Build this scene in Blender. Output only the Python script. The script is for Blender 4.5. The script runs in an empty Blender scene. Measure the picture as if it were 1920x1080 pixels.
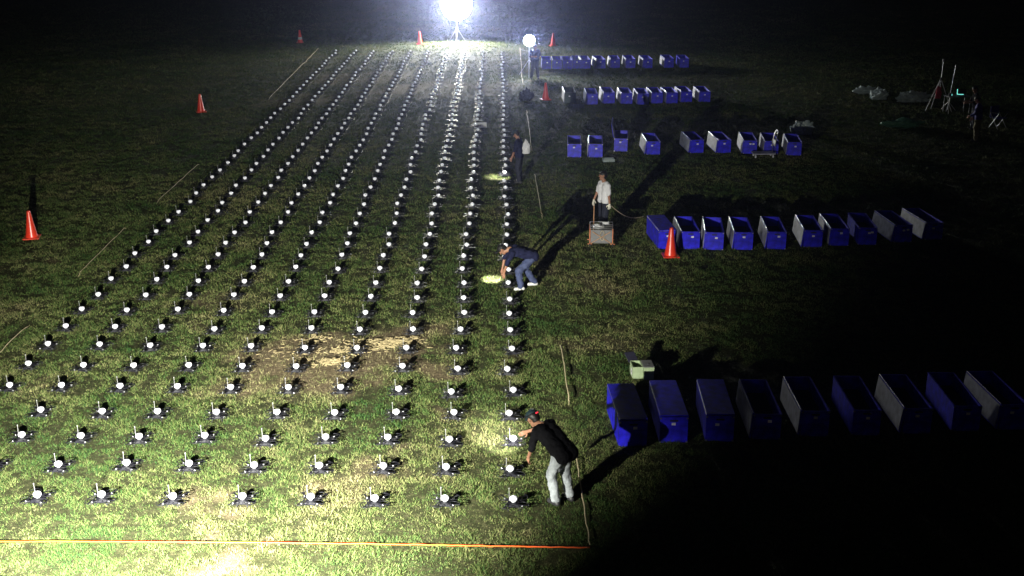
import bpy, bmesh, math, random
import numpy as np
from mathutils import Vector, Matrix, Euler

random.seed(7); rng = np.random.default_rng(7)
R = math.radians
sc = bpy.context.scene
col = sc.collection

# ------------------------------------------------------------------ camera, sky, exposure
CAM_H, PITCH, FPX = 9.0, math.atan(750/2200), 2200.0
cam_d = bpy.data.cameras.new('camera'); cam = bpy.data.objects.new('camera', cam_d); col.objects.link(cam)
cam.location = (0, 0, CAM_H); cam.rotation_euler = (math.pi/2 - PITCH, 0, 0)
cam_d.sensor_width = 36; cam_d.lens = FPX/1920*36; cam_d.clip_start = .1; cam_d.clip_end = 2500
sc.camera = cam
w = bpy.data.worlds.new('World'); sc.world = w; w.use_nodes = True
nt = w.node_tree; bg = nt.nodes['Background']
sky = nt.nodes.new('ShaderNodeTexSky'); sky.sky_type = 'NISHITA'; sky.sun_disc = False
sky.sun_elevation = R(-1); sky.sun_rotation = R(200)
nt.links.new(sky.outputs[0], bg.inputs[0]); bg.inputs[1].default_value = 0.022
sc.view_settings.view_transform = 'Standard'; sc.view_settings.look = 'None'
sc.view_settings.exposure = 0; sc.view_settings.gamma = 1; sc.view_settings.use_curve_mapping = False
sc.cycles.use_denoising = True
sc.cycles.volume_bounces = 0
sc.cycles.max_bounces = 5
# lamp powers (the lamps themselves are built with their stands further down)
NEAR_W, FAR_W, FAR_LENS, HAND_LENS = 66000, 27000, 150, 800
HEAD_W = 60

# ------------------------------------------------------------------ helpers
def ground(x, y, z=0.0):
    """pixel of the 1920x1080 photo -> point on the level plane at height z"""
    c, s = math.cos(PITCH), math.sin(PITCH)
    u, v = (x-960)/FPX, (y-540)/FPX
    dy, dz = c - v*s, -s - v*c
    t = (z-CAM_H)/dz
    return Vector((u*t, dy*t, z))

def link(o, parent=None):
    col.objects.link(o)
    if parent is not None: o.parent = parent
    return o

def tag(o, label=None, cat=None, group=None, kind=None):
    if label: o['label'] = label
    if cat: o['category'] = cat
    if group: o['group'] = group
    if kind: o['kind'] = kind
    return o

def thing(name, label, cat, loc=(0, 0, 0), rz=0, group=None):
    o = bpy.data.objects.new(name, None); o.location = loc; o.rotation_euler = (0, 0, rz)
    o.empty_display_size = .1
    link(o); return tag(o, label, cat, group)

def nset(node, **kw):
    for k, v in kw.items():
        node.inputs[k.replace('_', ' ')].default_value = v

def mat(name, colr, rough=.6, metal=0.0, emit=None, es=0.0, var=.12, vscale=14.0, bump=0.0, bscale=60.0, coat=0.0, spec=.5):
    m = bpy.data.materials.new(name); m.use_nodes = True
    n, l = m.node_tree.nodes, m.node_tree.links
    b = n['Principled BSDF']
    b.inputs['Roughness'].default_value = rough; b.inputs['Metallic'].default_value = metal
    b.inputs['Specular IOR Level'].default_value = spec
    b.inputs['Coat Weight'].default_value = coat
    tc = n.new('ShaderNodeTexCoord')
    nz = n.new('ShaderNodeTexNoise'); nz.inputs['Scale'].default_value = vscale; nz.inputs['Detail'].default_value = 5
    l.new(tc.outputs['Object'], nz.inputs['Vector'])
    rp = n.new('ShaderNodeValToRGB')
    rp.color_ramp.elements[0].position = .3; rp.color_ramp.elements[1].position = .7
    rp.color_ramp.elements[0].color = (*[c*(1-var) for c in colr], 1)
    rp.color_ramp.elements[1].color = (*[min(1, c*(1+var)) for c in colr], 1)
    l.new(nz.outputs['Fac'], rp.inputs[0]); l.new(rp.outputs[0], b.inputs['Base Color'])
    if bump:
        n2 = n.new('ShaderNodeTexNoise'); n2.inputs['Scale'].default_value = bscale; n2.inputs['Detail'].default_value = 4
        l.new(tc.outputs['Object'], n2.inputs['Vector'])
        bp = n.new('ShaderNodeBump'); bp.inputs['Strength'].default_value = bump; bp.inputs['Distance'].default_value = .01
        l.new(n2.outputs['Fac'], bp.inputs['Height']); l.new(bp.outputs[0], b.inputs['Normal'])
    if emit:
        b.inputs['Emission Color'].default_value = (*emit, 1); b.inputs['Emission Strength'].default_value = es
    return m

M = dict(
    black=mat('black_plastic', (.010, .010, .015), .5, var=.3, spec=.25),
    carbon=mat('carbon', (.009, .009, .014), .45, var=.3, spec=.25),
    motor=mat('motor_metal', (.3, .3, .33), .28, .9),
    dome=mat('dome_white', (.80, .81, .90), .35, emit=(.88, .92, 1.0), es=.16, var=.02),  # faint emission added so domes stay white beyond the lamps' reach
    mast=mat('mast_grey', (.25, .25, .27), .4),
    blue=mat('blue_board', (.020, .016, .66), .42, var=.4, vscale=7, bump=.15, bscale=120),
    navy=mat('dark_green_board', (.02, .05, .05), .5, var=.2),
    lining=mat('grey_lining', (.33, .33, .44), .6, var=.3, vscale=6),
    foam=mat('dark_foam', (.02, .02, .045), .8, var=.2),
    alu=mat('aluminium', (.55, .55, .6), .3, .9, var=.1),
    sticker=mat('paper_label', (.75, .75, .8), .6, var=.06),
    ink=mat('ink', (.02, .02, .03), .6),
    cone=mat('cone_orange', (.80, .045, .02), .33, var=.1, spec=.7, vscale=6),
    band=mat('reflective_band', (.8, .8, .82), .25, var=.05),
    rope_o=mat('orange_rope', (.85, .12, .01), .6, var=.15, vscale=40),
    rope_b=mat('pale_rope', (.48, .40, .27), .7, var=.25, vscale=30),
    skin=mat('skin', (.34, .17, .11), .5, var=.08, spec=.4),
    tshirt=mat('black_cotton', (.008, .008, .010), .95, spec=.08, var=.25, bump=.4, bscale=30),
    navy_shirt=mat('navy_cotton', (.014, .016, .045), .95, spec=.1, var=.25, bump=.4, bscale=30),
    white_shirt=mat('white_cotton', (.72, .72, .78), .8, var=.05, bump=.3, bscale=30),
    grey_trs=mat('pale_grey_cotton', (.36, .39, .43), .85, var=.3, vscale=9, bump=.6, bscale=22),
    jeans=mat('denim', (.045, .06, .14), .8, var=.25, bump=.4, bscale=40),
    dark_trs=mat('dark_trousers', (.012, .014, .03), .85, var=.2),
    khaki=mat('khaki', (.20, .17, .10), .85, var=.2),
    jacket=mat('blue_jacket', (.02, .018, .25), .6, var=.3),
    hair=mat('hair', (.01, .009, .009), .5),
    cap=mat('dark_cap', (.012, .03, .04), .6),
    redcap=mat('red_cap', (.35, .03, .03), .6),
    glove=mat('cotton_glove', (.75, .72, .62), .85, var=.08),
    shoe=mat('shoe', (.03, .03, .035), .5),
    shoe_w=mat('white_sole', (.6, .6, .62), .5),
    red_led=mat('red_led', (.5, .02, .03), .4, emit=(1, .05, .08), es=1.2),
    green=mat('pale_green_paint', (.36, .45, .28), .5, var=.12, vscale=10, bump=.1),
    wood=mat('raw_wood', (.42, .23, .12), .6, var=.2, vscale=30),
    orange_metal=mat('orange_metal', (.55, .20, .10), .45, var=.15),
    steel=mat('steel', (.5, .5, .52), .35, .8),
    panel=mat('grey_panel', (.16, .16, .17), .6),
    tarp=mat('pale_plastic', (.35, .42, .44), .45, var=.25, vscale=3, bump=.5, bscale=7),
    tarp_g=mat('green_plastic', (.08, .19, .13), .45, var=.3, vscale=3, bump=.5, bscale=7),
    bagw=mat('white_bag', (.7, .7, .75), .6, var=.08),
    rubber=mat('rubber', (.015, .015, .015), .7),
    teal=mat('teal_screen', (.05, .3, .28), .4, emit=(.25, 1.0, .85), es=1.1),
    wrap=mat('red_cloth', (.35, .02, .04), .7),
)
M['dome'].cycles.emission_sampling = 'NONE'
for k in ('red_led', 'teal'): M[k].cycles.emission_sampling = 'NONE'

class MB:
    """collects simple shapes and links them as one mesh"""
    def __init__(s): s.v = []; s.f = []; s.sm = []
    def add(s, vs, fs, smooth=False):
        b = len(s.v); s.v += [tuple(p) for p in vs]; s.f += [tuple(i+b for i in f) for f in fs]; s.sm += [smooth]*len(fs); return s
    def box(s, x0, x1, y0, y1, z0, z1, mtx=None, bev=0.0):
        if bev:
            bm = bmesh.new(); bmesh.ops.create_cube(bm, size=1)
            for v in bm.verts: v.co = ((x0+x1)/2+v.co.x*(x1-x0), (y0+y1)/2+v.co.y*(y1-y0), (z0+z1)/2+v.co.z*(z1-z0))
            bmesh.ops.bevel(bm, geom=list(bm.edges), offset=bev, segments=2, affect='EDGES', profile=.6)
            vs = [v.co.copy() for v in bm.verts]; fs = [[v.index for v in f.verts] for f in bm.faces]; bm.free()
        else:
            vs = [Vector(p) for p in ((x0,y0,z0),(x1,y0,z0),(x1,y1,z0),(x0,y1,z0),(x0,y0,z1),(x1,y0,z1),(x1,y1,z1),(x0,y1,z1))]
            fs = [(0,3,2,1),(4,5,6,7),(0,1,5,4),(1,2,6,5),(2,3,7,6),(3,0,4,7)]
        if mtx is not None: vs = [mtx @ v for v in vs]
        return s.add(vs, fs)
    def tube(s, a, b, r0, r1=None, n=8, cap=True):
        a, b = Vector(a), Vector(b); r1 = r0 if r1 is None else r1
        d = (b-a).normalized(); q = d.to_track_quat('Z', 'Y')
        vs = []
        for p, r in ((a, r0), (b, r1)):
            for i in range(n):
                t = 2*math.pi*i/n; vs.append(p + q @ Vector((r*math.cos(t), r*math.sin(t), 0)))
        fs = [(i, (i+1) % n, n+(i+1) % n, n+i) for i in range(n)]
        s.add(vs, fs, True)
        if cap: s.add(vs[:n][::-1], [tuple(range(n))]); s.add(vs[n:], [tuple(range(n))])
        return s
    def path(s, pts, r, n=6):
        pts = [Vector(p) for p in pts]; vs = []; m = len(pts)
        for i, p in enumerate(pts):
            d = (pts[min(i+1, m-1)]-pts[max(i-1, 0)]).normalized(); q = d.to_track_quat('Z', 'Y')
            rr = r[i] if isinstance(r, (list, tuple)) else r
            for k in range(n):
                t = 2*math.pi*k/n; vs.append(p + q @ Vector((rr*math.cos(t), rr*math.sin(t), 0)))
        fs = [(i*n+k, i*n+(k+1) % n, (i+1)*n+(k+1) % n, (i+1)*n+k) for i in range(m-1) for k in range(n)]
        fs += [tuple(range(n))[::-1], tuple((m-1)*n+k for k in range(n))]
        return s.add(vs, fs, True)
    def lathe(s, prof, n=16, c=(0, 0, 0), mtx=None):
        vs = []
        for r, z in prof:
            for i in range(n):
                t = 2*math.pi*i/n; vs.append(Vector((r*math.cos(t), r*math.sin(t), z))+Vector(c))
        if mtx is not None: vs = [mtx @ v for v in vs]
        m = len(prof)
        fs = [(j*n+i, j*n+(i+1) % n, (j+1)*n+(i+1) % n, (j+1)*n+i) for j in range(m-1) for i in range(n)]
        fs += [tuple(range(n))[::-1], tuple((m-1)*n+i for i in range(n))]
        return s.add(vs, fs, True)
    def mesh(s, name, m):
        me = bpy.data.meshes.new(name); me.from_pydata(s.v, [], s.f)
        me.polygons.foreach_set('use_smooth', s.sm); me.materials.append(m); me.update(); return me
    def build(s, name, m, parent=None, loc=None, rot=None):
        o = bpy.data.objects.new(name, s.mesh(name, m))
        if loc is not None: o.location = loc
        if rot is not None: o.rotation_euler = rot
        return link(o, parent)

def tree_copy(o, parent=None):
    c = o.copy(); link(c, parent)
    for ch in list(o.children): tree_copy(ch, c)
    return c

ORD = ['first','second','third','fourth','fifth','sixth','seventh','eighth','ninth','tenth','eleventh','twelfth','thirteenth','fourteenth','fifteenth','sixteenth','seventeenth','eighteenth','nineteenth']
def ordw(n):
    if n <= 19: return ORD[n-1]
    t, u = divmod(n, 10); T = {2:'twent',3:'thirt',4:'fort',5:'fift'}[t]
    return T+'ieth' if u == 0 else T+'y-'+ORD[u-1]

# ------------------------------------------------------------------ value noise for the terrain and grass
def vnoise(x, y, seed):
    xi = np.floor(x).astype(np.int64); yi = np.floor(y).astype(np.int64); fx = x-xi; fy = y-yi
    fx = fx*fx*(3-2*fx); fy = fy*fy*(3-2*fy)
    def h(a, b):
        k = (a*374761393 + b*668265263 + seed*1442695041) & 0xffffffff
        k = ((k ^ (k >> 13))*1274126177) & 0xffffffff
        return ((k ^ (k >> 16)) & 0xffff)/65535.0
    return (h(xi,yi)*(1-fx)+h(xi+1,yi)*fx)*(1-fy)+(h(xi,yi+1)*(1-fx)+h(xi+1,yi+1)*fx)*fy
def fbm(x, y, seed, sc_, oct_=4):
    r = np.zeros_like(x); a = .5; t = 0
    for o in range(oct_):
        r += a*vnoise(x*sc_*2**o+17*o, y*sc_*2**o-9*o, seed+o); t += a; a *= .55
    return r/t
def height(x, y):
    k = np.exp(-((np.hypot(x, y)/150)**2))
    return k*((fbm(x, y, 5, .35, 3)-.5)*.05 + (fbm(x, y, 9, 2.4, 3)-.5)*.035)
PATCH = []   # worn soil: x, y, rx, ry, weight
for px, py, wx, wy, wt in ((640,668,230,34,1.0),(745,645,60,12,.7),(520,905,130,45,.75),(440,960,90,30,.75),(400,640,120,30,.45),(600,720,220,40,.7),
                           (900,790,70,26,.45),(950,640,60,25,.4),(300,560,80,22,.35),(690,140,120,20,.6),(800,170,160,20,.55),(640,300,90,16,.3),(1090,640,80,30,.35),(560,190,90,16,.35),(90,560,80,30,.3)):
    a = ground(px, py); b = ground(px+wx, py); c = ground(px, py-wy)
    PATCH.append((a.x, a.y, abs(b.x-a.x), abs(c.y-a.y), wt))
def bare(x, y):
    s = np.zeros_like(x)
    wx = x+(fbm(x, y, 31, .5, 5)-.5)*4.5; wy = y+(fbm(x*.8+y*.6, y*.8-x*.6, 37, .5, 5)-.5)*5
    for cx, cy, rx, ry, wt in PATCH:
        s = np.maximum(s, wt*np.exp(-(((wx-cx)/rx)**2+((wy-cy)/ry)**2)*1.1))
    s = s*.95 + (fbm(x*.8+y*.6, y*.8-x*.6, 41, .4, 5)-.5)*.9 + (fbm(x*.6-y*.8, y*.6+x*.8, 43, 2.7, 4)-.5)*.6
    return np.clip(s, 0, 1)

# ------------------------------------------------------------------ ground sheet
def axis(a, b, step, far):
    core = list(np.arange(a, b+1e-6, step)); lo, hi = [], []
    s, p = step, a
    while p > -far: s *= 1.05; p -= s; lo.append(p)
    s, p = step, b
    while p < far: s *= 1.05; p += s; hi.append(p)
    return np.array(lo[::-1]+core+hi)
gx, gy = axis(-22, 15, .12, 900), axis(12, 46, .12, 900)
X, Y = np.meshgrid(gx, gy); Z = height(X, Y); B = bare(X, Y)
nx, ny = len(gx), len(gy)
me = bpy.data.meshes.new('ground')
me.vertices.add(nx*ny); me.vertices.foreach_set('co', np.stack([X, Y, Z], -1).reshape(-1).astype(np.float32))
i = (np.arange(ny-1)[:, None]*nx+np.arange(nx-1)[None]).reshape(-1)
q = np.stack([i, i+1, i+nx+1, i+nx], -1).reshape(-1)
me.loops.add(len(q)); me.loops.foreach_set('vertex_index', q.astype(np.int32))
me.polygons.add(len(i)); me.polygons.foreach_set('loop_start', (np.arange(len(i))*4).astype(np.int32))
me.polygons.foreach_set('use_smooth', np.ones(len(i), bool))
at = me.attributes.new('bare', 'FLOAT', 'POINT'); at.data.foreach_set('value', B.reshape(-1).astype(np.float32))
me.update(calc_edges=True)
gm = bpy.data.materials.new('turf_soil'); gm.use_nodes = True
n, l = gm.node_tree.nodes, gm.node_tree.links; b = n['Principled BSDF']; b.inputs['Roughness'].default_value = .95; b.inputs['Specular IOR Level'].default_value = .15
geo = n.new('ShaderNodeNewGeometry')
def tnoise(scale, det=6, rough=.6):
    t = n.new('ShaderNodeTexNoise'); t.inputs['Scale'].default_value = scale; t.inputs['Detail'].default_value = det; t.inputs['Roughness'].default_value = rough
    l.new(geo.outputs['Position'], t.inputs['Vector']); return t
def ramp(src, stops):
    r = n.new('ShaderNodeValToRGB'); e = r.color_ramp.elements
    while len(e) < len(stops): e.new(.5)
    for k, (p, c) in enumerate(stops): e[k].position = p; e[k].color = (*c, 1)
    l.new(src, r.inputs[0]); return r
turf = ramp(tnoise(9, 8, .75).outputs['Fac'], [(.3, (.010, .013, .005)), (.5, (.032, .036, .014)), (.7, (.09, .085, .045))])
soil = ramp(tnoise(14, 8, .7).outputs['Fac'], [(.3, (.04, .03, .018)), (.5, (.13, .10, .062)), (.72, (.27, .22, .14))])
ba = n.new('ShaderNodeAttribute'); ba.attribute_name = 'bare'
mr = ramp(ba.outputs['Fac'], [(.25, (0, 0, 0)), (.6, (1, 1, 1))])
mx = n.new('ShaderNodeMix'); mx.data_type = 'RGBA'; l.new(mr.outputs[0], mx.inputs[0]); l.new(turf.outputs[0], mx.inputs[6]); l.new(soil.outputs[0], mx.inputs[7])
l.new(mx.outputs[2], b.inputs['Base Color'])
bn = tnoise(30, 8, .8); bp = n.new('ShaderNodeBump'); bp.inputs['Strength'].default_value = 1; bp.inputs['Distance'].default_value = .03
l.new(bn.outputs['Fac'], bp.inputs['Height']); l.new(bp.outputs[0], b.inputs['Normal'])
me.materials.append(gm)
tag(link(bpy.data.objects.new('ground', me)), 'mown field of patchy grass and worn brown soil at night', kind='structure')

# ------------------------------------------------------------------ grass blades (one mesh of kind stuff)
def grass(N):
    u = rng.random(N); y0, y1 = 13.2, 120.0
    yy = y0*(y1/y0)**u
    d = yy*math.cos(PITCH)+CAM_H*math.sin(PITCH)
    xx = (rng.random(N)*2-1)*(d*.445+.8)
    keep = rng.random(N) < np.clip((120-yy)/45, 0, 1)
    bb = bare(xx, yy); cl = fbm(xx, yy, 77, 5.0, 3)
    keep &= rng.random(N) > np.clip((bb-.2)*1.7, 0, .82)
    keep &= rng.random(N) < np.clip((cl-.22)*3.0, .15, 1)
    xx, yy, bb, cl, d = xx[keep], yy[keep], bb[keep], cl[keep], d[keep]; n_ = len(xx)
    zz = height(xx, yy)-.004
    sc_ = np.clip(d/18, 1, 4)**.8
    h = (.018+.042*rng.random(n_)**1.6)*(.35+2.0*cl**2)*sc_**.5
    wd = (.0028+.0035*rng.random(n_))*sc_*1.15
    a = rng.random(n_)*2*np.pi; lean = rng.random(n_)*.9*h+.3*h; la = rng.random(n_)*2*np.pi
    ca, sa = np.cos(a)*wd, np.sin(a)*wd
    v = np.empty((n_, 3, 3), np.float32)
    v[:, 0] = np.stack([xx-ca, yy-sa, zz], -1); v[:, 1] = np.stack([xx+ca, yy+sa, zz], -1)
    v[:, 2] = np.stack([xx+np.cos(la)*lean, yy+np.sin(la)*lean, zz+h], -1)
    me = bpy.data.meshes.new('grass')
    me.vertices.add(3*n_); me.vertices.foreach_set('co', v.reshape(-1))
    me.loops.add(3*n_); me.loops.foreach_set('vertex_index', np.arange(3*n_, dtype=np.int32))
    me.polygons.add(n_); me.polygons.foreach_set('loop_start', (np.arange(n_)*3).astype(np.int32))
    dry = np.clip(-.01+.42*fbm(xx, yy, 91, .8, 3)+.55*bb+.38*rng.random(n_)+.10*(fbm(xx, yy, 95, .22, 2)), 0, 1)
    at = me.attributes.new('dry', 'FLOAT', 'POINT'); at.data.foreach_set('value', np.repeat(dry, 3).astype(np.float32))
    me.update(calc_edges=True)
    m = bpy.data.materials.new('grass_blades'); m.use_nodes = True; nn, ll = m.node_tree.nodes, m.node_tree.links
    b = nn['Principled BSDF']; b.inputs['Roughness'].default_value = .7; b.inputs['Specular IOR Level'].default_value = .12
    A = nn.new('ShaderNodeAttribute'); A.attribute_name = 'dry'
    r = nn.new('ShaderNodeValToRGB'); e = r.color_ramp.elements
    st = [(.2, (.018, .054, .015)), (.4, (.056, .096, .024)), (.6, (.13, .145, .055)), (.9, (.25, .22, .12))]
    while len(e) < 4: e.new(.5)
    for k, (p, c) in enumerate(st): e[k].position = p; e[k].color = (*c, 1)
    ll.new(A.outputs['Fac'], r.inputs[0]); ll.new(r.outputs[0], b.inputs['Base Color'])
    me.materials.append(m)
    tag(link(bpy.data.objects.new('grass', me)), 'short patchy grass covering the whole field', 'grass', kind='stuff')
grass(2200000)

def straw(label, spots, n_, seed):
    rr = random.Random(seed); mb = MB()
    for px, py, wx, wy, k in spots:
        c = ground(px, py); ex = abs(ground(px+wx, py).x-c.x); ey = abs(ground(px, py-wy).y-c.y)
        for _ in range(int(n_*k)):
            x, y = c.x+rr.gauss(0, ex*.85), c.y+rr.gauss(0, ey*.95); a = rr.gauss(0, .7); L_ = rr.uniform(.04, .13); z = rr.uniform(.02, .05)
            d = Vector((math.cos(a)*L_, math.sin(a)*L_, rr.uniform(-.02, .03))); p = Vector((x, y, z)); w_ = Vector((-math.sin(a), math.cos(a), .6))*rr.uniform(.004, .009)
            mb.add([p-w_, p+d-w_*.6, p+d+w_*.6, p+w_], [(0, 1, 2, 3)])
    return tag(mb.build('straw_litter', mat('dry_straw', (.38, .31, .17), .8, var=.25)), label, 'straw', kind='stuff')
straw('pale dry straw lying on worn soil among the middle drones', [(715, 648, 36, 6, 1), (752, 642, 22, 5, .6), (648, 660, 24, 4, .5), (620, 682, 22, 4, .5), (560, 664, 40, 8, .2), (590, 640, 30, 5, .2)], 260, 5)

# ------------------------------------------------------------------ floodlights
def add_spot(parent, loc, direction, watts, size, blend, radius, colr):
    d = bpy.data.lights.new('lamp_light', 'SPOT'); d.energy = watts; d.spot_size = R(size); d.spot_blend = blend; d.shadow_soft_size = radius*.75; d.color = colr
    o = bpy.data.objects.new('lamp_light', d); link(o, parent); o.location = loc
    o.rotation_euler = Vector(direction).to_track_quat('-Z', 'Y').to_euler(); return o

def flood(label, loc, h, aim, lens_r, lens_es, watts, size, blend, cl, lens_col, beam=None):
    t = thing('floodlight', label, 'floodlight', loc)
    MB().tube((0, 0, .35), (0, 0, h-.25), .022, .018).build('mast', M['steel'], t)
    for k in range(3):
        a = 2*math.pi*k/3+.5
        MB().tube((0, 0, .85), (.6*math.cos(a), .6*math.sin(a), .0), .014).build('leg', M['steel'], t)
    ax = Vector(aim).normalized(); q = ax.to_track_quat('Z', 'Y').to_matrix().to_4x4(); T = Matrix.Translation((0, 0, h)) @ q; NS = 56
    MB().lathe([(.03, -.16), (lens_r*.7, -.14), (lens_r+.02, -.05), (lens_r+.03, .0), (lens_r+.02, .0)], NS, mtx=T).build('lamp_housing', M['black'], t)
    lm = mat('lamp_lens', (.9, .9, .9), .4, emit=lens_col, es=lens_es)
    MB().lathe([(lens_r*.98, .004), (lens_r*.9, .03), (lens_r*.55, .07), (.01, .085)], NS, mtx=T).build('lamp_lens', lm, t)
    if watts:
        add_spot(t, Vector((0, 0, h))+ax*.12, Vector(beam or aim), watts, size, blend, lens_r*.6, cl)
    return t
near = flood('tripod floodlight lighting the field from the near left side', (-4.7, 8.6, 0), 3.2, (-.02, 1, -.86), .13, 30, NEAR_W, 98, 1.0, (1.0, .985, .84), (1, .97, .9))
for sx, wx in ((-1, .185), (1, .222)):       # unseen flaps added to cut the beam at both sides
    MB().box(-.004, .004, .02, .44, -.30, .26).build('added_beam_flap', M['black'], near, loc=(sx*wx, 0, 3.2), rot=(R(-34), 0, 0))
fl = ground(857, 79)
flood('largest and brightest floodlight, standing beyond the far end of the drone columns', (fl.x, fl.y, 0), 2.25, (0, -1, -.02), .95, FAR_LENS, FAR_W, 152, .7, (1.0, 1.0, .80), (.90, .95, 1.0), beam=(0, -1, -.95))  # lens disc oversized to stand in for the lamp's glare
fl = ground(990, 143)
flood('smaller round lamp in place of a headlamp at the far right corner of the columns', (fl.x+.05, fl.y, 0), 1.78, (0, -1, -.12), .27, HAND_LENS, 0, 0, 0, None, (.80, .86, 1.0))  # stand and wide disc added for what is likely the man's headlamp

# ------------------------------------------------------------------ haze: one closed box of thin even mist, added for the halo round the lamps
hz = MB().box(-420, 420, -40, 420, -1.2, 12.0).build('haze', M['dome'])
hz.data.materials.clear(); hm = bpy.data.materials.new('haze_air'); hm.use_nodes = True
n, l = hm.node_tree.nodes, hm.node_tree.links
n.remove(n['Principled BSDF']); pv = n.new('ShaderNodeVolumePrincipled')
pv.inputs['Color'].default_value = (.50, .56, 1.0, 1); pv.inputs['Density'].default_value = .0005; pv.inputs['Anisotropy'].default_value = .93
l.new(pv.outputs[0], n['Material Output'].inputs['Volume']); hz.data.materials.append(hm)
tag(hz, 'thin bluish mist added over the field for lamp halos', 'haze', kind='stuff')

# ------------------------------------------------------------------ drones
GROUPD = 'show drones set out in columns on the grass'
def arm_dir(k): a = math.pi/4+k*math.pi/2; return Vector((math.cos(a), math.sin(a), 0))
def body_mb(m_=None):
    mb = m_ or MB(); mb.box(-.085, .085, -.095, .095, .050, .092, bev=.012); mb.box(-.035, .035, -.10, .10, .088, .108); return mb
def dome_mb(m_=None, n=14):
    mb = m_ or MB(); return mb.lathe([(.034, .106), (.037, .126), (.050, .129), (.060, .142), (.062, .165), (.054, .186), (.030, .200), (.004, .204)], n)
def arm_mb(k, m_=None):
    d = arm_dir(k); mb = m_ or MB(); mb.tube(d*.06+Vector((0, 0, .075)), d*.178+Vector((0, 0, .082)), .015, .012, 6); return mb
def motor_mb(k, m_=None, n=10):
    d = arm_dir(k)*.178; mb = m_ or MB(); return mb.lathe([(.019, .070), (.021, .10), (.016, .109), (.003, .110)], n, c=d)
def prop_mb(k, m_=None):
    d = arm_dir(k)*.178; mb = m_ or MB(); a = [.5, 2.2, 1.1, 2.9][k]
    for s in (0, math.pi):
        e = Vector((math.cos(a+s), math.sin(a+s), 0)); p = Vector((-e.y, e.x, 0)); c = d+Vector((0, 0, .112))
        pts = [c+e*.006+p*.006, c+e*.05+p*.019, c+e*.1+p*.010, c+e*.1-p*.008, c+e*.05-p*.016, c+e*.006-p*.006]
        b = len(pts); mb.add(pts+[q+Vector((0, 0, .003)) for q in pts], [tuple(range(b))[::-1], tuple(range(b, 2*b))]+[(i, (i+1) % b, b+(i+1) % b, b+i) for i in range(b)])
    return mb
def guard_mb(k, m_=None, n=16):
    d = arm_dir(k)*.178+Vector((0, 0, .112)); mb = m_ or MB()
    mb.path([d+Vector((.098*math.cos(2*math.pi*i/n), .098*math.sin(2*math.pi*i/n), 0)) for i in range(n+1)], .0055, 4); return mb
def leg_mb(k, m_=None):
    d = arm_dir(k); mb = m_ or MB(); mb.tube(d*.08+Vector((0, 0, .065)), d*.135+Vector((0, 0, -.005)), .007, .006, 6); return mb
def ant_mb(m_=None):
    mb = m_ or MB(); mb.tube((-.062, .045, .085), (-.066, .05, .30), .0045, .0035, 6); mb.tube((-.066, .05, .30), (-.066, .05, .318), .009, .009, 6); return mb
def drone_full():
    t = thing('drone', 'x', 'drone', (0, 0, 0), 0, GROUPD)
    bd = body_mb().build('body', M['black'], t)
    dome_mb().build('led_dome', M['dome'], t); ant_mb().build('antenna', M['mast'], t)
    for k in range(4):
        a = arm_mb(k).build('arm', M['carbon'], t); motor_mb(k).build('motor', M['motor'], a); prop_mb(k).build('propeller', M['carbon'], a); guard_mb(k).build('propeller_guard', M['carbon'], a)
        leg_mb(k).build('leg', M['carbon'], t)
    return t
def frame_all(m_=None):
    m_ = body_mb(m_)
    for k in range(4): arm_mb(k, m_); prop_mb(k, m_); guard_mb(k, m_, 10); leg_mb(k, m_)
    return m_
def drone_mid():
    t = thing('drone', 'x', 'drone', (0, 0, 0), 0, GROUPD)
    frame_all().build('frame', M['carbon'], t); dome_mb(n=12).build('led_dome', M['dome'], t); ant_mb().build('antenna', M['mast'], t)
    return t
NROW = 51; V0, DV = 8.734e-4, 4.768e-5
SEEN = []      # (row, column counted from the right, x, y)
for r_ in range(NROW):
    for c_ in range(10):
        v = 1/(V0+DV*r_)*(1-.0010*c_)
        x = 932+(32-128.9*c_)*v/1145; y = v-210
        if x < -25: continue
        p = ground(x, y, .16)
        SEEN.append((r_, c_, p.x+random.gauss(0, .03), p.y+random.gauss(0, .035)))
full = mid = None; count = 0; rest = []
for r_, c_, x, y in SEEN:
    if count >= 300: rest.append((x, y)); continue
    if r_ < 12:
        o = tree_copy(full) if full else drone_full(); full = full or o
    else:
        o = tree_copy(mid) if mid else drone_mid(); mid = mid or o
    z = float(height(np.array([x]), np.array([y]))[0])
    o.location = (x, y, z+.004); o.rotation_euler = (random.gauss(0, .02), random.gauss(0, .02), random.gauss(0, .10))
    row = 'the nearest row' if r_ == 0 else f'the {ordw(r_+1)} row from the near rope'
    pos = 'rightmost drone' if c_ == 0 else f'drone {ordw(c_+1)} from the right'
    o['label'] = f'black white-domed {pos} in {row}'
    count += 1
far_d, far_w = MB(), MB()
def put(src, dst, x, y, z, a):
    c, s = math.cos(a), math.sin(a)
    dst.add([(c*p[0]-s*p[1]+x, s*p[0]+c*p[1]+y, p[2]+z) for p in src.v], src.f, True)
fr_src, dm_src, an_src = frame_all(), dome_mb(n=8), ant_mb()
for x, y in rest:
    z = float(height(np.array([x]), np.array([y]))[0]); a = random.gauss(0, .1)
    put(fr_src, far_d, x, y, z, a); put(an_src, far_d, x, y, z, a); put(dm_src, far_w, x, y, z, a)
fd = thing('far_drones', 'black white-domed drones filling the far end of the ten columns', 'drones'); fd['kind'] = 'stuff'
tag(far_d.build('frame', M['carbon'], fd), kind='stuff'); tag(far_w.build('led_dome', M['dome'], fd), kind='stuff')

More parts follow.
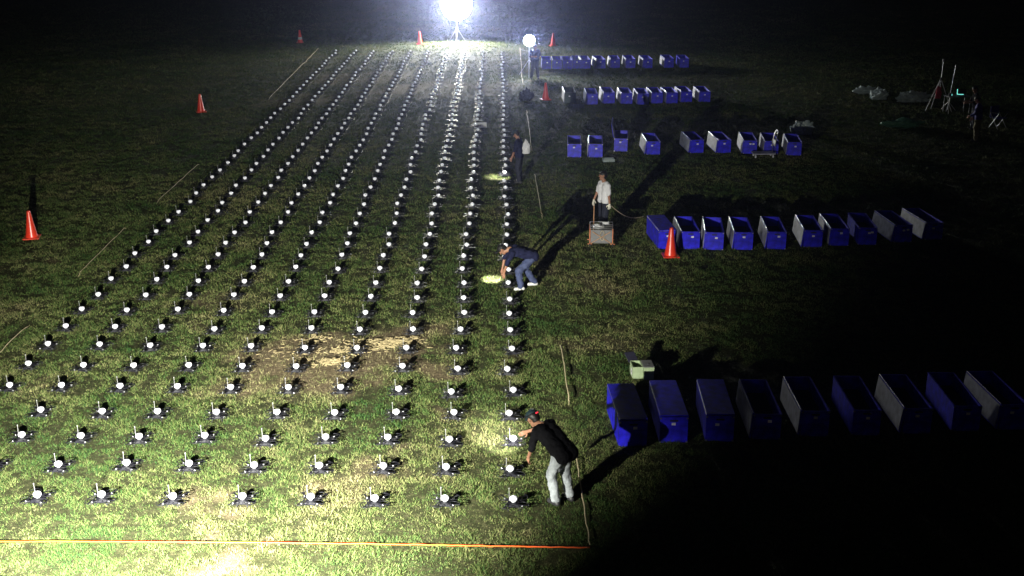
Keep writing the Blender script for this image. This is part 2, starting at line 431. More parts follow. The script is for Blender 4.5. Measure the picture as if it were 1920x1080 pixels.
# ------------------------------------------------------------------ ropes
def rope(label, pts, r, m, z=.03, dip=None, sub=14, seed=1):
    rr = random.Random(seed); P = []
    for a, b in zip(pts[:-1], pts[1:]):
        for k in range(sub): P.append(a.lerp(b, k/sub))
    P.append(pts[-1]); out = []
    for i, p in enumerate(P):
        zz = z+rr.gauss(0, .002) if not dip else dip(i/len(P))
        out.append((p.x+rr.gauss(0, .004), p.y+rr.gauss(0, .004), zz))
    mb = MB().path(out, r); o = mb.build('rope', m); return tag(o, label, 'rope')
rope('taut bright orange rope across the nearest edge of the field', [ground(-120, 1016, .06), ground(480, 1017, .075), ground(760, 1021, .07), ground(960, 1025, .07), ground(1106, 1030, .05)], .011, M['rope_o'], .075)
stake = ground(1106, 1030)
def sunk_rope(label, pts, r, seed):
    rr = random.Random(seed); out = []
    P3 = [ground(x, y) for x, y, _ in pts]
    for (a, b), (za, zb) in zip(zip(P3[:-1], P3[1:]), zip([p[2] for p in pts][:-1], [p[2] for p in pts][1:])):
        for k in range(10):
            q = a.lerp(b, k/10); out.append((q.x+rr.gauss(0, .006), q.y, za+(zb-za)*k/10+rr.gauss(0, .004)))
    out.append((P3[-1].x, P3[-1].y, pts[-1][2]))
    return tag(MB().path(out, r).build('rope', M['rope_b']), label, 'rope')
H1, L0 = .07, -.03
sunk_rope('pale rope lying along the right side of the drone columns', [(975, 92, H1), (979, 150, H1), (982, 160, L0), (987, 205, L0), (988, 212, .06), (996, 275, .06), (998, 285, L0), (1002, 325, L0), (1003, 332, H1), (1015, 403, H1), (1018, 412, L0), (1050, 645, L0), (1052, 655, H1), (1066, 750, H1), (1068, 760, L0), (1079, 855, L0), (1081, 865, H1), (1094, 950, .05), (1106, 1028, .06)], .010, 3)
sunk_rope('thin brown rope slanting along the left side of the drone columns', [(597, 92, .05), (577, 113, .06), (573, 117, .02), (568, 122, H1), (507, 184, H1), (503, 189, L0), (375, 307, L0), (370, 312, .06), (297, 379, .06), (291, 384, L0), (238, 427, L0), (234, 431, .055), (152, 513, .055), (146, 519, L0), (60, 604, L0), (40, 624, .045), (-60, 725, .045)], .008, 4)

# ------------------------------------------------------------------ traffic cones
def cone(px, py, label, rz=0., band=None, tilt=(0, 0)):
    p = ground(px, py); t = thing('traffic_cone', label, 'traffic cone', (p.x, p.y, 0), rz, 'orange traffic cones standing round the field')
    MB().box(-.21, .21, -.21, .21, .0, .035, bev=.012).build('base', M['cone'], t)
    MB().lathe([(.165, .035), (.16, .06), (.145, .12), (.095, .42), (.048, .74), (.042, .76), (.03, .76), (.03, .70)], 24).build('cone_body', M['cone'], t)
    if band: MB().lathe([(.1325, .20), (.135, .20), (.112, .34), (.109, .34)], 24).build('reflective_band', M['band'], t)
    return t
cone(60, 446, 'orange traffic cone at the far left edge of the field', .2)
cone(377, 210, 'orange traffic cone alone on dark grass left of the columns', .4)
cone(787, 83, 'orange traffic cone left of the brightest floodlight', .1)
cone(563, 80, 'dim orange traffic cone beyond the far left corner', .1, True)
cone(1023, 187, 'orange traffic cone left of the dark green crate', .3)
cone(1037, 86, 'faint traffic cone behind and right of the smaller lamp', .3)
cone(1257, 480, 'orange traffic cone in front of the leftmost crate of its row', .05)

# ------------------------------------------------------------------ blue crates
BW, BD, BH = .48, 1.50, .47
crate_me = {}
def crate_parts(dark=False):
    if dark in crate_me: return crate_me[dark]
    c = 'navy' if dark else 'blue'; th = .014
    b = MB(); b.box(0, BW, 0, BD, 0, th); b.box(0, th, 0, BD, th, BH); b.box(BW-th, BW, 0, BD, th, BH)
    b.box(th, BW-th, 0, th, th, BH); b.box(th, BW-th, BD-th, BD, th, BH)
    rim = MB(); e = .006
    rim.box(-e, .02, -e, BD+e, BH, BH+.010); rim.box(BW-.02, BW+e, -e, BD+e, BH, BH+.010); rim.box(.02, BW-.02, -e, .016, BH, BH+.010); rim.box(.02, BW-.02, BD-.016, BD+e, BH, BH+.010)
    fo = MB().box(th, BW-th, th, BD-th, .18, .22)
    lab = MB().box(BW/2-.035, BW/2+.035, -.004, -.001, BH*.66, BH*.76)
    slot = MB().box(BW/2-.07, BW/2+.07, -.006, -.0015, BH*.84, BH*.91, bev=.002)
    caps = []
    for cx in (.0, BW):
        for cz in (.0, BH):
            s = -1 if cx else 1; u = -1 if cz else 1
            x0, x1 = sorted((cx-s*.004, cx+s*.028)); z0, z1 = sorted((cz-(0 if u > 0 else -.002), cz+u*.028))
            caps.append(MB().box(x0, x1, -.008, .012, z0+.001, z1).mesh('corner_cap', M['alu']))
    lid = MB(); lid.box(.0, BW, 0, BD, .0, .022, bev=.004)
    lin = MB().box(.03, BW-.03, .03, BD-.03, -.012, -.001)
    strap = MB().tube((.08, .18, -.02), (.30, .34, -.016), .006, .006, 5)
    crate_me[dark] = dict(body=b.mesh('crate_body', M[c]), rim=rim.mesh('rim', M[c]), foam=fo.mesh('foam_insert', M['foam']), label=lab.mesh('paper_label', M['sticker']),
        slot=slot.mesh('handle_slot', M['ink']), caps=caps, lid=lid.mesh('lid', M[c]), lining=lin.mesh('lid_lining', M['lining']), hinge=MB().tube((0, .02, 0), (0, BD-.02, 0), .007, .007, 6).mesh('hinge', M['alu']))
    return crate_me[dark]
def crate(px, py, phi, label, group, rz=R(2), dark=False, detail=True, two=False, lay=0.0):
    g = ground(px, py); k = crate_parts(dark)
    t = thing('storage_crate', label, 'crate', (g.x, g.y, 0), rz+random.gauss(0, R(1.2)), group)
    def part(name, me, par, loc=(0, 0, 0), rot=(0, 0, 0)):
        o = bpy.data.objects.new(name, me); o.location = loc; o.rotation_euler = rot; return link(o, par)
    part('crate_body', k['body'], t); part('rim', k['rim'], t); part('foam_insert', k['foam'], t)
    part('paper_label', k['label'], t, loc=(random.uniform(-.05, .05), 0, random.uniform(-.02, .02)))
    if two: part('paper_label', k['label'], t, loc=(.11, -.001, .02))
    if detail:
        part('handle_slot', k['slot'], t)
        for c in k['caps']: part('corner_cap', c, t)
    if phi is not None:
        ld = part('lid', k['lid'], t, loc=(-.012 if phi > 1 else 0, 0, BH+.024+lay), rot=(0, -R(phi), 0))
        part('lid_lining', k['lining'], ld); part('hinge', k['hinge'], ld)
    return t
def words_lid(phi): return 'closed' if phi is not None and phi < 5 else 'lidless' if phi is None else 'open'
ROWS = {
 'nearest crate row': [(1160, 838, 0), (1236, 830, 0), (1322, 827, 0), (1410, 824, 266), (1500, 818, 267), (1596, 816, None), (1692, 813, 264), (1783, 808, None), (1872, 806, 265)],
 'crate row behind the cone': [(1234, 467, 0), (1277, 467, 264), (1321, 468, 267), (1376, 468, 265), (1438, 467, 264), (1506, 464, 264), (1556, 461, 267), (1608, 459, None), (1676, 455, 262), (1734, 450, 262)],
 'middle crate row': [(1064, 295, None), (1104, 295, 266), (1151, 284, 100), (1212, 290, 263), (1294, 287, 264), (1345, 287, 264), (1393, 288, 265), (1433, 289, 267), (1476, 291, 266)],
 'second farthest crate row': [(1059, 194, 267), (1100, 196, 265), (1132, 194, 264), (1165, 195, 265), (1196, 196, 265), (1222, 194, 267), (1250, 194, 267), (1277, 192, 267), (1311, 192, 267)],
 'farthest crate row': [(1016, 130, None), (1036, 130, 266), (1055, 130, None), (1073, 129, None), (1090, 129, 264), (1118, 129, 264), (1145, 128, 265), (1174, 128, 266), (1206, 128, 266), (1246, 127, 267), (1274, 127, None)],
}
TURN = {'nearest crate row': {0: 4, 2: -2}, 'crate row behind the cone': {0: 7, 1: -1, 2: -5, 3: -5, 4: -5, 5: -5, 6: -4, 7: -3, 8: 4, 9: 6},
        'second farthest crate row': {0: 1, 1: 3, 2: 3, 3: 2, 4: 3, 5: 1, 6: 2, 7: 1, 8: 1}, 'farthest crate row': {4: 3, 5: 3, 6: 3, 7: 2, 8: 2, 9: 2},
        'middle crate row': {0: -1, 1: -2, 2: -4, 3: 0, 4: 4, 5: 5, 6: -4, 7: -7, 8: -7}}
for rname, items in ROWS.items():
    for i, (px, py, phi) in enumerate(items):
        dark = rname.startswith('second') and i == 0
        colr = 'dark green' if dark else 'blue'
        st = words_lid(phi)
        end = ' with grey-lined lid hung on its side' if (phi or 0) > 200 else ' with its lid standing up' if phi == 100 else ''
        lab = f'{st} {colr} crate, {ordw(i+1)} from the left in the {rname}'
        crate(px, py, phi, lab, 'storage crates in rows on the right', rz=R(TURN.get(rname, {}).get(i, 0)), dark=dark, detail=rname[:3] in ('nea', 'cra', 'mid'), two=(rname.startswith('crate') and i in (7, 8)) or (rname.startswith('middle') and i in (6, 7)))

# two pale green boxes
def green_box(px, py, label, opened):
    g = ground(px, py); t = thing('green_box', label, 'box', (g.x, g.y, 0), R(4)); W, D, Hh, th = .20, .34, .26, .012
    b = MB(); b.box(0, W, 0, D, 0, th); b.box(0, th, 0, D, th, Hh); b.box(W-th, W, 0, D, th, Hh); b.box(th, W-th, 0, th, th, Hh); b.box(th, W-th, D-th, D, th, Hh)
    b.build('box_body', M['green'], t)
    MB().box(-.003, W+.003, -.006, 0, Hh-.03, Hh-.01).build('lip', M['green'], t)
    if opened:
        MB().box(0, W, 0, .02, 0, D*.8).build('lid', M['foam'], t, loc=(-.02, D, Hh-.03), rot=(R(-68), 0, R(12)))
        MB().box(-.003, -.001, .08, .20, .06, .18).build('paper_label', M['sticker'], t)
        MB().box(-.005, -.0032, .12, .16, .10, .14).build('printed_mark', M['ink'], t)
    else:
        MB().box(-.002, W+.002, -.002, D+.002, Hh+.001, Hh+.02, bev=.005).build('lid', M['panel'], t)
        MB().tube((W*.4, D*.35, Hh+.028), (W*.6, D*.35, Hh+.028), .008).build('latch', M['alu'], t)
green_box(1186, 712, 'open pale green box with dark lid raised and white label', True)
green_box(1206.5, 713, 'closed pale green box right of the open one', False)

# ------------------------------------------------------------------ people
def capsule(bm, a, ra, b, rb, n=12):
    a, b = Vector(a), Vector(b); d = b-a; L = d.length
    q = d.to_track_quat('Z', 'Y') if L > 1e-5 else Euler((0, 0, 0)).to_quaternion()
    rings = []
    prof = [(-math.cos(t)*ra, math.sin(t)*ra) for t in (0.35, .8, 1.25)]+[(0, ra), (L, rb)]+[(L+math.cos(t)*rb, math.sin(t)*rb) for t in (1.25, .8, .35)]
    for z, r in prof:
        rings.append([bm.verts.new(a+q @ Vector((r*math.cos(2*math.pi*i/n), r*math.sin(2*math.pi*i/n), z))) for i in range(n)])
    for r0, r1 in zip(rings[:-1], rings[1:]):
        for i in range(n): bm.faces.new((r0[i], r0[(i+1) % n], r1[(i+1) % n], r1[i]))
    bm.faces.new(rings[0][::-1]); bm.faces.new(rings[-1])
def blob(name, caps, m, parent, voxel=.014, smooth=4, folds=0.0):
    bm = bmesh.new()
    for c in caps: capsule(bm, *c)
    me = bpy.data.meshes.new(name); bm.to_mesh(me); bm.free()
    o = bpy.data.objects.new(name, me); link(o)
    md = o.modifiers.new('r', 'REMESH'); md.mode = 'VOXEL'; md.voxel_size = voxel; md.use_smooth_shade = True
    s = o.modifiers.new('s', 'SMOOTH'); s.iterations = smooth; s.factor = .5
    if folds:
        tx = bpy.data.textures.new('folds', 'CLOUDS'); tx.noise_scale = .09; tx.noise_depth = 2
        dm = o.modifiers.new('d', 'DISPLACE'); dm.texture = tx; dm.strength = folds; dm.mid_level = .5
    dg = bpy.context.evaluated_depsgraph_get(); me2 = bpy.data.meshes.new_from_object(o.evaluated_get(dg))
    bpy.data.objects.remove(o); me2.materials.clear(); me2.materials.append(m); me2.name = name
    p = bpy.data.objects.new(name, me2); return link(p, parent)
def V(*a): return Vector(a)
def hand(wrist, d, up, caps, s=1.0, curl=.5):
    d = Vector(d).normalized(); up = Vector(up); side = d.cross(up).normalized(); nrm = side.cross(d).normalized()
    palm = wrist+d*.05*s
    caps.append((wrist, .025*s, wrist+d*.02*s, .027*s))
    for k in (-1, -.33, .33, 1): caps.append((wrist+d*.02*s+side*.010*k, .017*s, wrist+d*.085*s+side*.026*k*s, .014*s))
    for k, Lf in zip((-1, -.33, .33, 1), (.075, .085, .08, .062)):
        a = wrist+d*.088*s+side*.028*k*s; bdir = (d-nrm*curl).normalized(); b_ = a+bdir*Lf*.5*s; c_ = b_+(d-nrm*curl*2.4).normalized()*Lf*.5*s
        caps.append((a, .0105*s, b_, .0095*s)); caps.append((b_, .0095*s, c_, .0085*s))
    t0 = wrist+d*.025*s+side*.024*s; t1 = t0+(d*.6+side*.8-nrm*.3).normalized()*.045*s; t2 = t1+(d*.9+side*.2-nrm*.4).normalized()*.035*s
    caps.append((t0, .014*s, t1, .012*s)); caps.append((t1, .012*s, t2, .010*s))
def person(label, loc, yaw, J, shirt, trousers, headgear='hair', sleeve=.5, gloves=False, shoe='shoe', headlamp=None, redled=False, face_lit=False, lampw=None):
    """J: joints in the person's own frame (faces +y, right hand +x)"""
    t = thing('person', label, 'person', loc, yaw)
    hip, nk, hd = V(*J['hip']), V(*J['neck']), V(*J['head']); fdir = V(*J['face']).normalized()
    up = (hd-nk).normalized(); side = fdir.cross(up).normalized()          # person's right
    spine = (nk-hip).normalized(); lat = V(*J.get('lat', (1, 0, 0))).normalized()
    body, sh, tr = [], [], []
    # head
    up2 = side.cross(fdir).normalized()
    body += [(hd-fdir*.02+up2*.03, .088, hd+fdir*.02+up2*.02, .082), (hd+fdir*.03-up2*.045, .058, hd+fdir*.045-up2*.075, .045)]
    body += [(hd+fdir*.088+up2*.008, .010, hd+fdir*.112-up2*.022, .014)]
    for s in (-1, 1):
        body += [(hd+side*.088*s-up2*.01, .016, hd+side*.088*s+up2*.02, .018)]
    body += [(hd-up2*.06, .055, nk-spine*.02, .062)]
    for s in (-1, 1):
        eye = hd+fdir*.088+side*.033*s+up2*.012
    chest = hip.lerp(nk, .72); waist = hip.lerp(nk, .32)
    shl = {s: V(*J['sh'+k]) for s, k in ((-1, 'L'), (1, 'R'))}
    for s, k in ((-1, 'L'), (1, 'R')):
        S, E, W = V(*J['sh'+k]), V(*J['el'+k]), V(*J['wr'+k])
        H_, K, A = hip+lat*.09*s, V(*J['kn'+k]), V(*J['an'+k])
        body += [(S, .045, E, .038), (E, .038, W, .026), (H_, .085, K, .055), (K, .055, A, .038)]
        body += [(chest+lat*.08*s, .095, waist+lat*.07*s, .09), (waist+lat*.07*s, .09, H_, .095)]
        e2 = S.lerp(E, min(1, sleeve*2)); sh += [(S, .064, e2, .062)]
        if sleeve > .5: sh += [(E, .058, E.lerp(W, (sleeve-.5)*2), .045)]
        sh += [(chest+lat*.09*s, .122, waist+lat*.085*s, .122), (waist+lat*.085*s, .122, hip+lat*.085*s-spine*J.get('hem', 0.0), .128), (S-lat*.03*s, .064, chest+lat*.06*s, .100)]
        tr += [(H_+spine*.01, .100, H_, .108), (H_, .108, K, .088), (K, .088, A+V(0, 0, .03), .074)]
        td = V(*J.get('toe'+k, (0, 1, 0))).normalized()
    sh += [(shl[-1]*.7+nk*.3, .066, shl[1]*.7+nk*.3, .066)]
    tr += [(hip-lat*.05, .10, hip+lat*.05, .10)]
    hands = []
    for s, k in ((-1, 'L'), (1, 'R')):
        E, W = V(*J['el'+k]), V(*J['wr'+k]); d = V(*J.get('hd'+k, tuple(W-E)))
        hand(W, d, (lat*s).cross(d) if False else lat*s*1.0+V(0, .2, .1), hands if gloves else body)
    blob('body', body, M['skin'], t, .0085, 3)
    blob('shirt', sh, M[shirt], t, .016, 4, .045); blob('trousers', tr, M[trousers], t, .016, 4, .05)
    if gloves:
        for s, k in ((-1, 'L'), (1, 'R')):
            g_ = []; E, W = V(*J['el'+k]), V(*J['wr'+k]); d = V(*J.get('hd'+k, tuple(W-E))); hand(W, d, lat*s+V(0, .2, .1), g_, 1.12)
            blob('glove', g_, M['glove'], t, .0095, 2)
    for s, k in ((-1, 'L'), (1, 'R')):
        A = V(*J['an'+k]); td = V(*J.get('toe'+k, (0, 1, 0))).normalized()
        blob('shoe', [(V(A.x, A.y, .05)-td*.05, .046, V(A.x, A.y, .042)+td*.13, .040), (V(A.x, A.y, .05)-td*.03, .046, A+V(0, 0, .02), .05)], M[shoe], t, .012, 3)
    # eyes and mouth
    ey = MB()
    for s in (-1, 1):
        c = hd+fdir*.093+side*.034*s+up2*.014; ey2 = MB().lathe([(.001, -.006), (.010, -.003), (.012, 0), (.010, .003), (.001, .006)], 8, mtx=Matrix.Translation(c) @ fdir.to_track_quat('Z', 'Y').to_matrix().to_4x4())
        ey2.build('eye', M['ink'], t)
    hm_ = 'hair' if headgear == 'hair' else headgear
    hc = [(hd-fdir*.028+up2*.045, .096, hd+fdir*.012+up2*.045, .090), (hd-fdir*.05, .080, hd-fdir*.05-up2*.03, .066)]
    blob('hair', hc, M['hair'], t, .012, 2)
    if headgear != 'hair':
        blob('cap', [(hd-fdir*.025+up2*.062, .096, hd+fdir*.02+up2*.06, .092), (hd+fdir*.09+up2*.05, .022, hd+fdir*.15+up2*.035, .018), (hd+fdir*.08+side*.05+up2*.05, .02, hd+fdir*.13+side*.04+up2*.037, .016), (hd+fdir*.08-side*.05+up2*.05, .02, hd+fdir*.13-side*.04+up2*.037, .016)], M[headgear], t, .012, 2)
    if headlamp is not None:
        c = hd+fdir*.135+up2*.085
        T = Matrix.Translation(c) @ fdir.to_track_quat('Z', 'Y').to_matrix().to_4x4()
        h_ = MB().lathe([(.02, -.02), (.026, 0), (.026, .02), (.02, .022)], 12, mtx=T).build('headlamp', M['black'], t)
        band = MB(); ring = [c-fdir*.135-up2*.02+fdir*math.cos(a)*.122+side*math.sin(a)*.108 for a in [2*math.pi*i/20 for i in range(21)]]
        band.path(ring, .010).build('headlamp_strap', M['black'], t)
        if redled: MB().box(-.022, .022, -.008, .008, -.01, .01, mtx=Matrix.Translation(c-fdir*.27-up2*.03) @ fdir.to_track_quat('Y', 'Z').to_matrix().to_4x4()).build('red_tail_light', M['red_led'], t)
        Rz = Matrix.Rotation(-yaw, 3, 'Z'); tgt = Rz @ (Vector(headlamp)-Vector(loc)); dirv = tgt-(c+fdir*.05)
        add_spot(t, c+fdir*.06+up2*.02, dirv, lampw or HEAD_W, 32, 1.0, .015, (1.0, .95, .86))
    return t

# nearest man bending over the third drone of the right column
P = ground(1047, 940)
person('man in black t-shirt and pale grey trousers bending beside the near drones', (P.x, P.y, 0), R(43), dict(hem=.07,
    hip=(.0, -.10, .90), neck=(-.02, .38, 1.19), head=(-.02, .55, 1.22), face=(-.05, .75, -.62),
    shL=(-.20, .32, 1.14), elL=(-.28, .32, .87), wrL=(-.22, .44, .68), hdL=(.1, .3, -.9),
    shR=(.18, .35, 1.16), elR=(.17, .58, 1.00), wrR=(.10, .80, .88), hdR=(-.2, .8, -.5),
    knL=(-.13, .02, .50), anL=(-.13, -.06, .09), knR=(.13, .0, .50), anR=(.14, -.10, .09)), 'tshirt', 'grey_trs', 'cap', .48,
    headlamp=tuple(ground(935, 822)), redled=True, lampw=2200)
P = ground(983, 541)
person('man in navy shirt and jeans stooping over the right drone column', (P.x, P.y, 0), R(97), dict(
    hip=(.0, -.22, .82), neck=(.0, .36, 1.00), head=(.02, .52, .98), face=(0, .5, -.85),
    shL=(-.19, .30, .95), elL=(-.22, .44, .70), wrL=(-.16, .50, .46), hdL=(0, .1, -1),
    shR=(.19, .30, .97), elR=(.22, .44, .72), wrR=(.18, .50, .48), hdR=(0, .1, -1),
    knL=(-.17, .16, .50), anL=(-.14, .10, .09), knR=(.13, -.02, .46), anR=(.18, -.26, .09)), 'navy_shirt', 'jeans', 'hair', .5, shoe='shoe_w',
    headlamp=tuple(ground(925, 526)), lampw=2200)
P = ground(974, 343)
person('man in dark clothes looking down beside the far right drone column', (P.x, P.y, 0), R(75), dict(
    hip=(.0, 0, .92), neck=(.0, .05, 1.44), head=(.0, .12, 1.58), face=(0, .75, -.6),
    shL=(-.19, .04, 1.38), elL=(-.24, .10, 1.10), wrL=(-.22, .20, .86), shR=(.19, .04, 1.38), elR=(.23, .12, 1.10), wrR=(.18, .24, .88),
    knL=(-.10, .03, .49), anL=(-.11, -.02, .09), knR=(.10, .03, .49), anR=(.12, .02, .09)), 'navy_shirt', 'dark_trs', 'cap', .5,
    headlamp=tuple(ground(935, 333)), lampw=2600)
PB = ground(980, 343)
P = ground(1131, 438)
person('man in white t-shirt and cotton gloves standing behind the loaded cart', (P.x, P.y, 0), R(122), dict(
    hip=(.0, 0, .95), neck=(.0, .0, 1.47), head=(.04, .03, 1.62), face=(.4, .9, .08),
    shL=(-.18, .0, 1.40), elL=(-.24, .02, 1.12), wrL=(-.25, .0, .90), hdL=(0, 0, -1), shR=(.18, .0, 1.40), elR=(.24, .06, 1.13), wrR=(.25, .16, .93), hdR=(0, .2, -1),
    knL=(-.10, .03, .50), anL=(-.11, .04, .09), knR=(.10, .0, .50), anR=(.12, -.08, .09)), 'white_shirt', 'dark_trs', 'hair', .42, gloves=True)
manW = P.copy()
P = ground(996, 150)
person('man with dark trousers standing behind the smaller lamp', (P.x+.18, P.y+.35, 0), R(190), dict(
    hip=(.0, 0, .93), neck=(.0, .05, 1.44), head=(.0, .10, 1.58), face=(0, .95, -.2),
    shL=(-.19, .04, 1.38), elL=(-.26, .10, 1.12), wrL=(-.22, .28, 1.10), shR=(.19, .04, 1.38), elR=(.25, .12, 1.12), wrR=(.10, .28, 1.14),
    knL=(-.11, .04, .49), anL=(-.16, .0, .09), knR=(.11, .04, .49), anR=(.18, .04, .09)), 'navy_shirt', 'dark_trs', 'hair', .5)
P = ground(1829, 266)
person('man in blue jacket and khaki trousers by the laptop table', (P.x, P.y, 0), R(60), dict(
    hip=(.0, 0, .92), neck=(.0, .05, 1.44), head=(.0, .12, 1.58), face=(0, .85, -.4),
    shL=(-.19, .04, 1.38), elL=(-.24, .10, 1.10), wrL=(-.20, .28, .98), shR=(.19, .04, 1.38), elR=(.23, .12, 1.10), wrR=(.18, .24, .88),
    knL=(-.10, .03, .49), anL=(-.11, -.02, .09), knR=(.10, .03, .49), anR=(.12, .02, .09)), 'jacket', 'khaki', 'hair', .9)
P = ground(1824, 243)
person('man in black standing at the laptop table with lit face', (P.x, P.y, 0), R(80), dict(
    hip=(.0, 0, .92), neck=(.0, .05, 1.44), head=(.0, .10, 1.58), face=(-.4, .9, -.2),
    shL=(-.19, .04, 1.38), elL=(-.24, .14, 1.12), wrL=(-.18, .36, 1.08), shR=(.19, .04, 1.38), elR=(.23, .14, 1.12), wrR=(.16, .36, 1.08),
    knL=(-.10, .03, .49), anL=(-.11, -.02, .09), knR=(.10, .03, .49), anR=(.12, .02, .09)), 'tshirt', 'dark_trs', 'hair', .5)

# ------------------------------------------------------------------ crumpled cloths, bags
def heap(name, px, py, lx, ly, h, m, label, cat, rz=0., seed=1, world=None):
    g = world or ground(px, py); bm = bmesh.new(); bmesh.ops.create_icosphere(bm, subdivisions=4, radius=1)
    X_ = np.array([v.co[:] for v in bm.verts]); s1 = fbm(X_[:, 0]*2+9, X_[:, 1]*2+X_[:, 2]*3+4, seed, 1.1, 4)
    for v, k in zip(bm.verts, s1):
        kk = .45+1.1*k; v.co = (v.co.x*lx*kk, v.co.y*ly*kk, max(-.01, (v.co.z*.75+.35)*h*(.3+1.4*k)))
    me = bpy.data.meshes.new(name); bm.to_mesh(me); bm.free(); me.materials.append(m)
    o = bpy.data.objects.new(name, me); o.location = (g.x, g.y, g.z if world else 0); o.rotation_euler = (0, 0, rz); link(o); return tag(o, label, cat)
heap('plastic_sheet', 1622, 175, .55, .3, .28, M['tarp'], 'crumpled pale plastic sheet farthest left of the tripod', 'plastic sheet', .3, 3)
heap('plastic_sheet', 1648, 186, .38, .35, .35, M['tarp'], 'bunched pale plastic sheet just left of the farther cloth heap', 'plastic sheet', 1.2, 9)
heap('plastic_sheet', 1712, 190, .75, .35, .35, M['tarp'], 'long pale plastic sheet crumpled at the foot of the tripod', 'plastic sheet', .2, 14)
heap('green_tarp', 1692, 238, .75, .4, .25, M['tarp_g'], 'green tarpaulin crumpled on the grass in front of the tripod', 'tarpaulin', -.1, 21)
heap('cloth_bag', 1504, 250, .42, .28, .42, M['tarp'], 'grey-green bag slumped behind the right end of the middle crates', 'bag', -.2, 26)
heap('black_bag', 987, 188, .28, .25, .45, M['black'], 'black bag on the grass below the smaller lamp', 'bag', .1, 31)
# white bag on the back of the man in dark clothes
heap('shoulder_bag', 0, 0, .11, .10, .34, M['bagw'], 'white bag hanging on the back of the standing dark-clothed man', 'bag', .3, 41, world=Vector((PB.x+.10, PB.y-.10, 1.0)))
g = ground(900, 238); cd = MB().box(-.26, .26, -.14, .14, .10, .112).build('white_card', M['sticker'], None, loc=(g.x, g.y, 0), rot=(.9, 0, .15))  # tilted toward the near lamp so it looks bright
tag(cd, 'small white card tilted up by the second drone column', 'card')
g = ground(1142, 304); t = thing('plastic_tray', 'grey plastic tray in front of the second middle crate', 'tray', (g.x, g.y, 0), .1)
tm = MB(); tm.box(-.2, .2, 0, .25, .0, .02); tm.box(-.2, .2, 0, .012, .02, .10); tm.box(-.2, .2, .238, .25, .02, .10); tm.box(-.2, -.188, .012, .238, .02, .10); tm.box(.188, .2, .012, .238, .02, .10)
tm.build('tray_body', M['tarp'], t)
for px, wd in ((1078, 'left'), (1088, 'right')):
    g = ground(px+2, 203); t = thing('plastic_tray', f'{wd} one of two small grey trays before the dark green crate', 'tray', (g.x, g.y, 0), .05, 'pair of grey trays')
    tm = MB(); tm.box(-.11, .11, 0, .2, 0, .02); tm.box(-.11, .11, 0, .01, .02, .14); tm.box(-.11, .11, .19, .2, .02, .14); tm.box(-.11, -.1, .01, .19, .02, .14); tm.box(.1, .11, .01, .19, .02, .14)
    tm.build('tray_body', M['panel'], t)

# ------------------------------------------------------------------ loaded cart in front of the man in white
g = ground(1127, 463); t = thing('hand_cart', 'orange framed hand cart with grey side panel and cross braces', 'cart', (g.x, g.y, 0), R(-3))
CW, CD, CH = .30, .42, .50
for sx in (-1, 1):
    for yy in (0, CD):
        MB().tube((sx*CW, yy, .06), (sx*CW, yy, CH), .013).build('post', M['orange_metal'], t)
        w_ = MB().tube((sx*CW-.02, yy, .05), (sx*CW+.02, yy, .05), .05, .05, 14).build('wheel', M['rubber'], t)
        MB().tube((sx*CW-.06, yy-.02, .085), (sx*CW+.06, yy-.02, .085), .012).build('caster_bracket', M['orange_metal'], t)
    MB().tube((-sx*(CW-.03), -.012, .10), (sx*(CW-.06), -.012, CH-.08), .010).build('cross_brace', M['wood'], t)
MB().box(-CW+.02, CW-.02, .012, .022, .12, CH-.04).build('side_panel', M['panel'], t)
MB().box(-CW, CW, 0, CD, .10, .115).build('lower_deck', M['panel'], t)
rm = MB()
for z in (CH, CH+.07):
    rm.path([(-CW, 0, z), (CW, 0, z), (CW, CD, z), (-CW, CD, z), (-CW, 0, z)], .011)
rm.build('top_rail', M['steel'], t); MB().box(-CW+.01, CW-.01, .01, CD-.01, CH-.012, CH-.002).build('top_deck', M['panel'], t)
MB().tube((-CW+.10, CD+.03, .12), (-CW+.10, CD+.03, 1.02), .014).build('handle', M['wood'], t)
base = Vector((g.x, g.y, CH))
k = thing('power_unit', 'grey metal power unit lying on the cart top', 'device', base+Vector((-.08, .14, 0)), .1)
MB().box(-.15, .15, -.09, .10, 0, .07, bev=.01).build('housing', M['steel'], k); MB().box(-.10, .0, -.05, .05, .071, .09, bev=.005).build('cover_plate', M['sticker'], k); MB().tube((.08, 0, .07), (.08, 0, .10), .03).build('knob', M['black'], k)
ck = MB(); ck.path([(.13+.09*math.cos(a), .30+.06*math.sin(a), .03+.012*a/3) for a in [i*.5 for i in range(40)]], .012)
tag(ck.build('cable_coil', M['sticker'], None, loc=base), 'coil of pale cable on the back of the cart', 'cable')
lp_ = MB(); lp_.path([(.02+.055*math.sin(a), -.035, -.05-.13*(1-math.cos(a))) for a in [i*2*math.pi/20 for i in range(21)]], .008)
tag(lp_.build('cable_loop', M['rope_b'], None, loc=base), 'loop of cable hanging on the cart front', 'cable')
# tether from the glove to the crate
a = Vector((manW.x+.19, manW.y-.12, .82)); b_ = ground(1207, 406, .10); pts = []
for i in range(25):
    s_ = i/24; p = a.lerp(b_, s_); p.z -= .16*math.sin(math.pi*s_); pts.append(p)
tag(MB().path(pts, .011).build('tether_cord', M['rope_b']), 'pale cord sagging from the gloved hand toward the crates', 'cord')

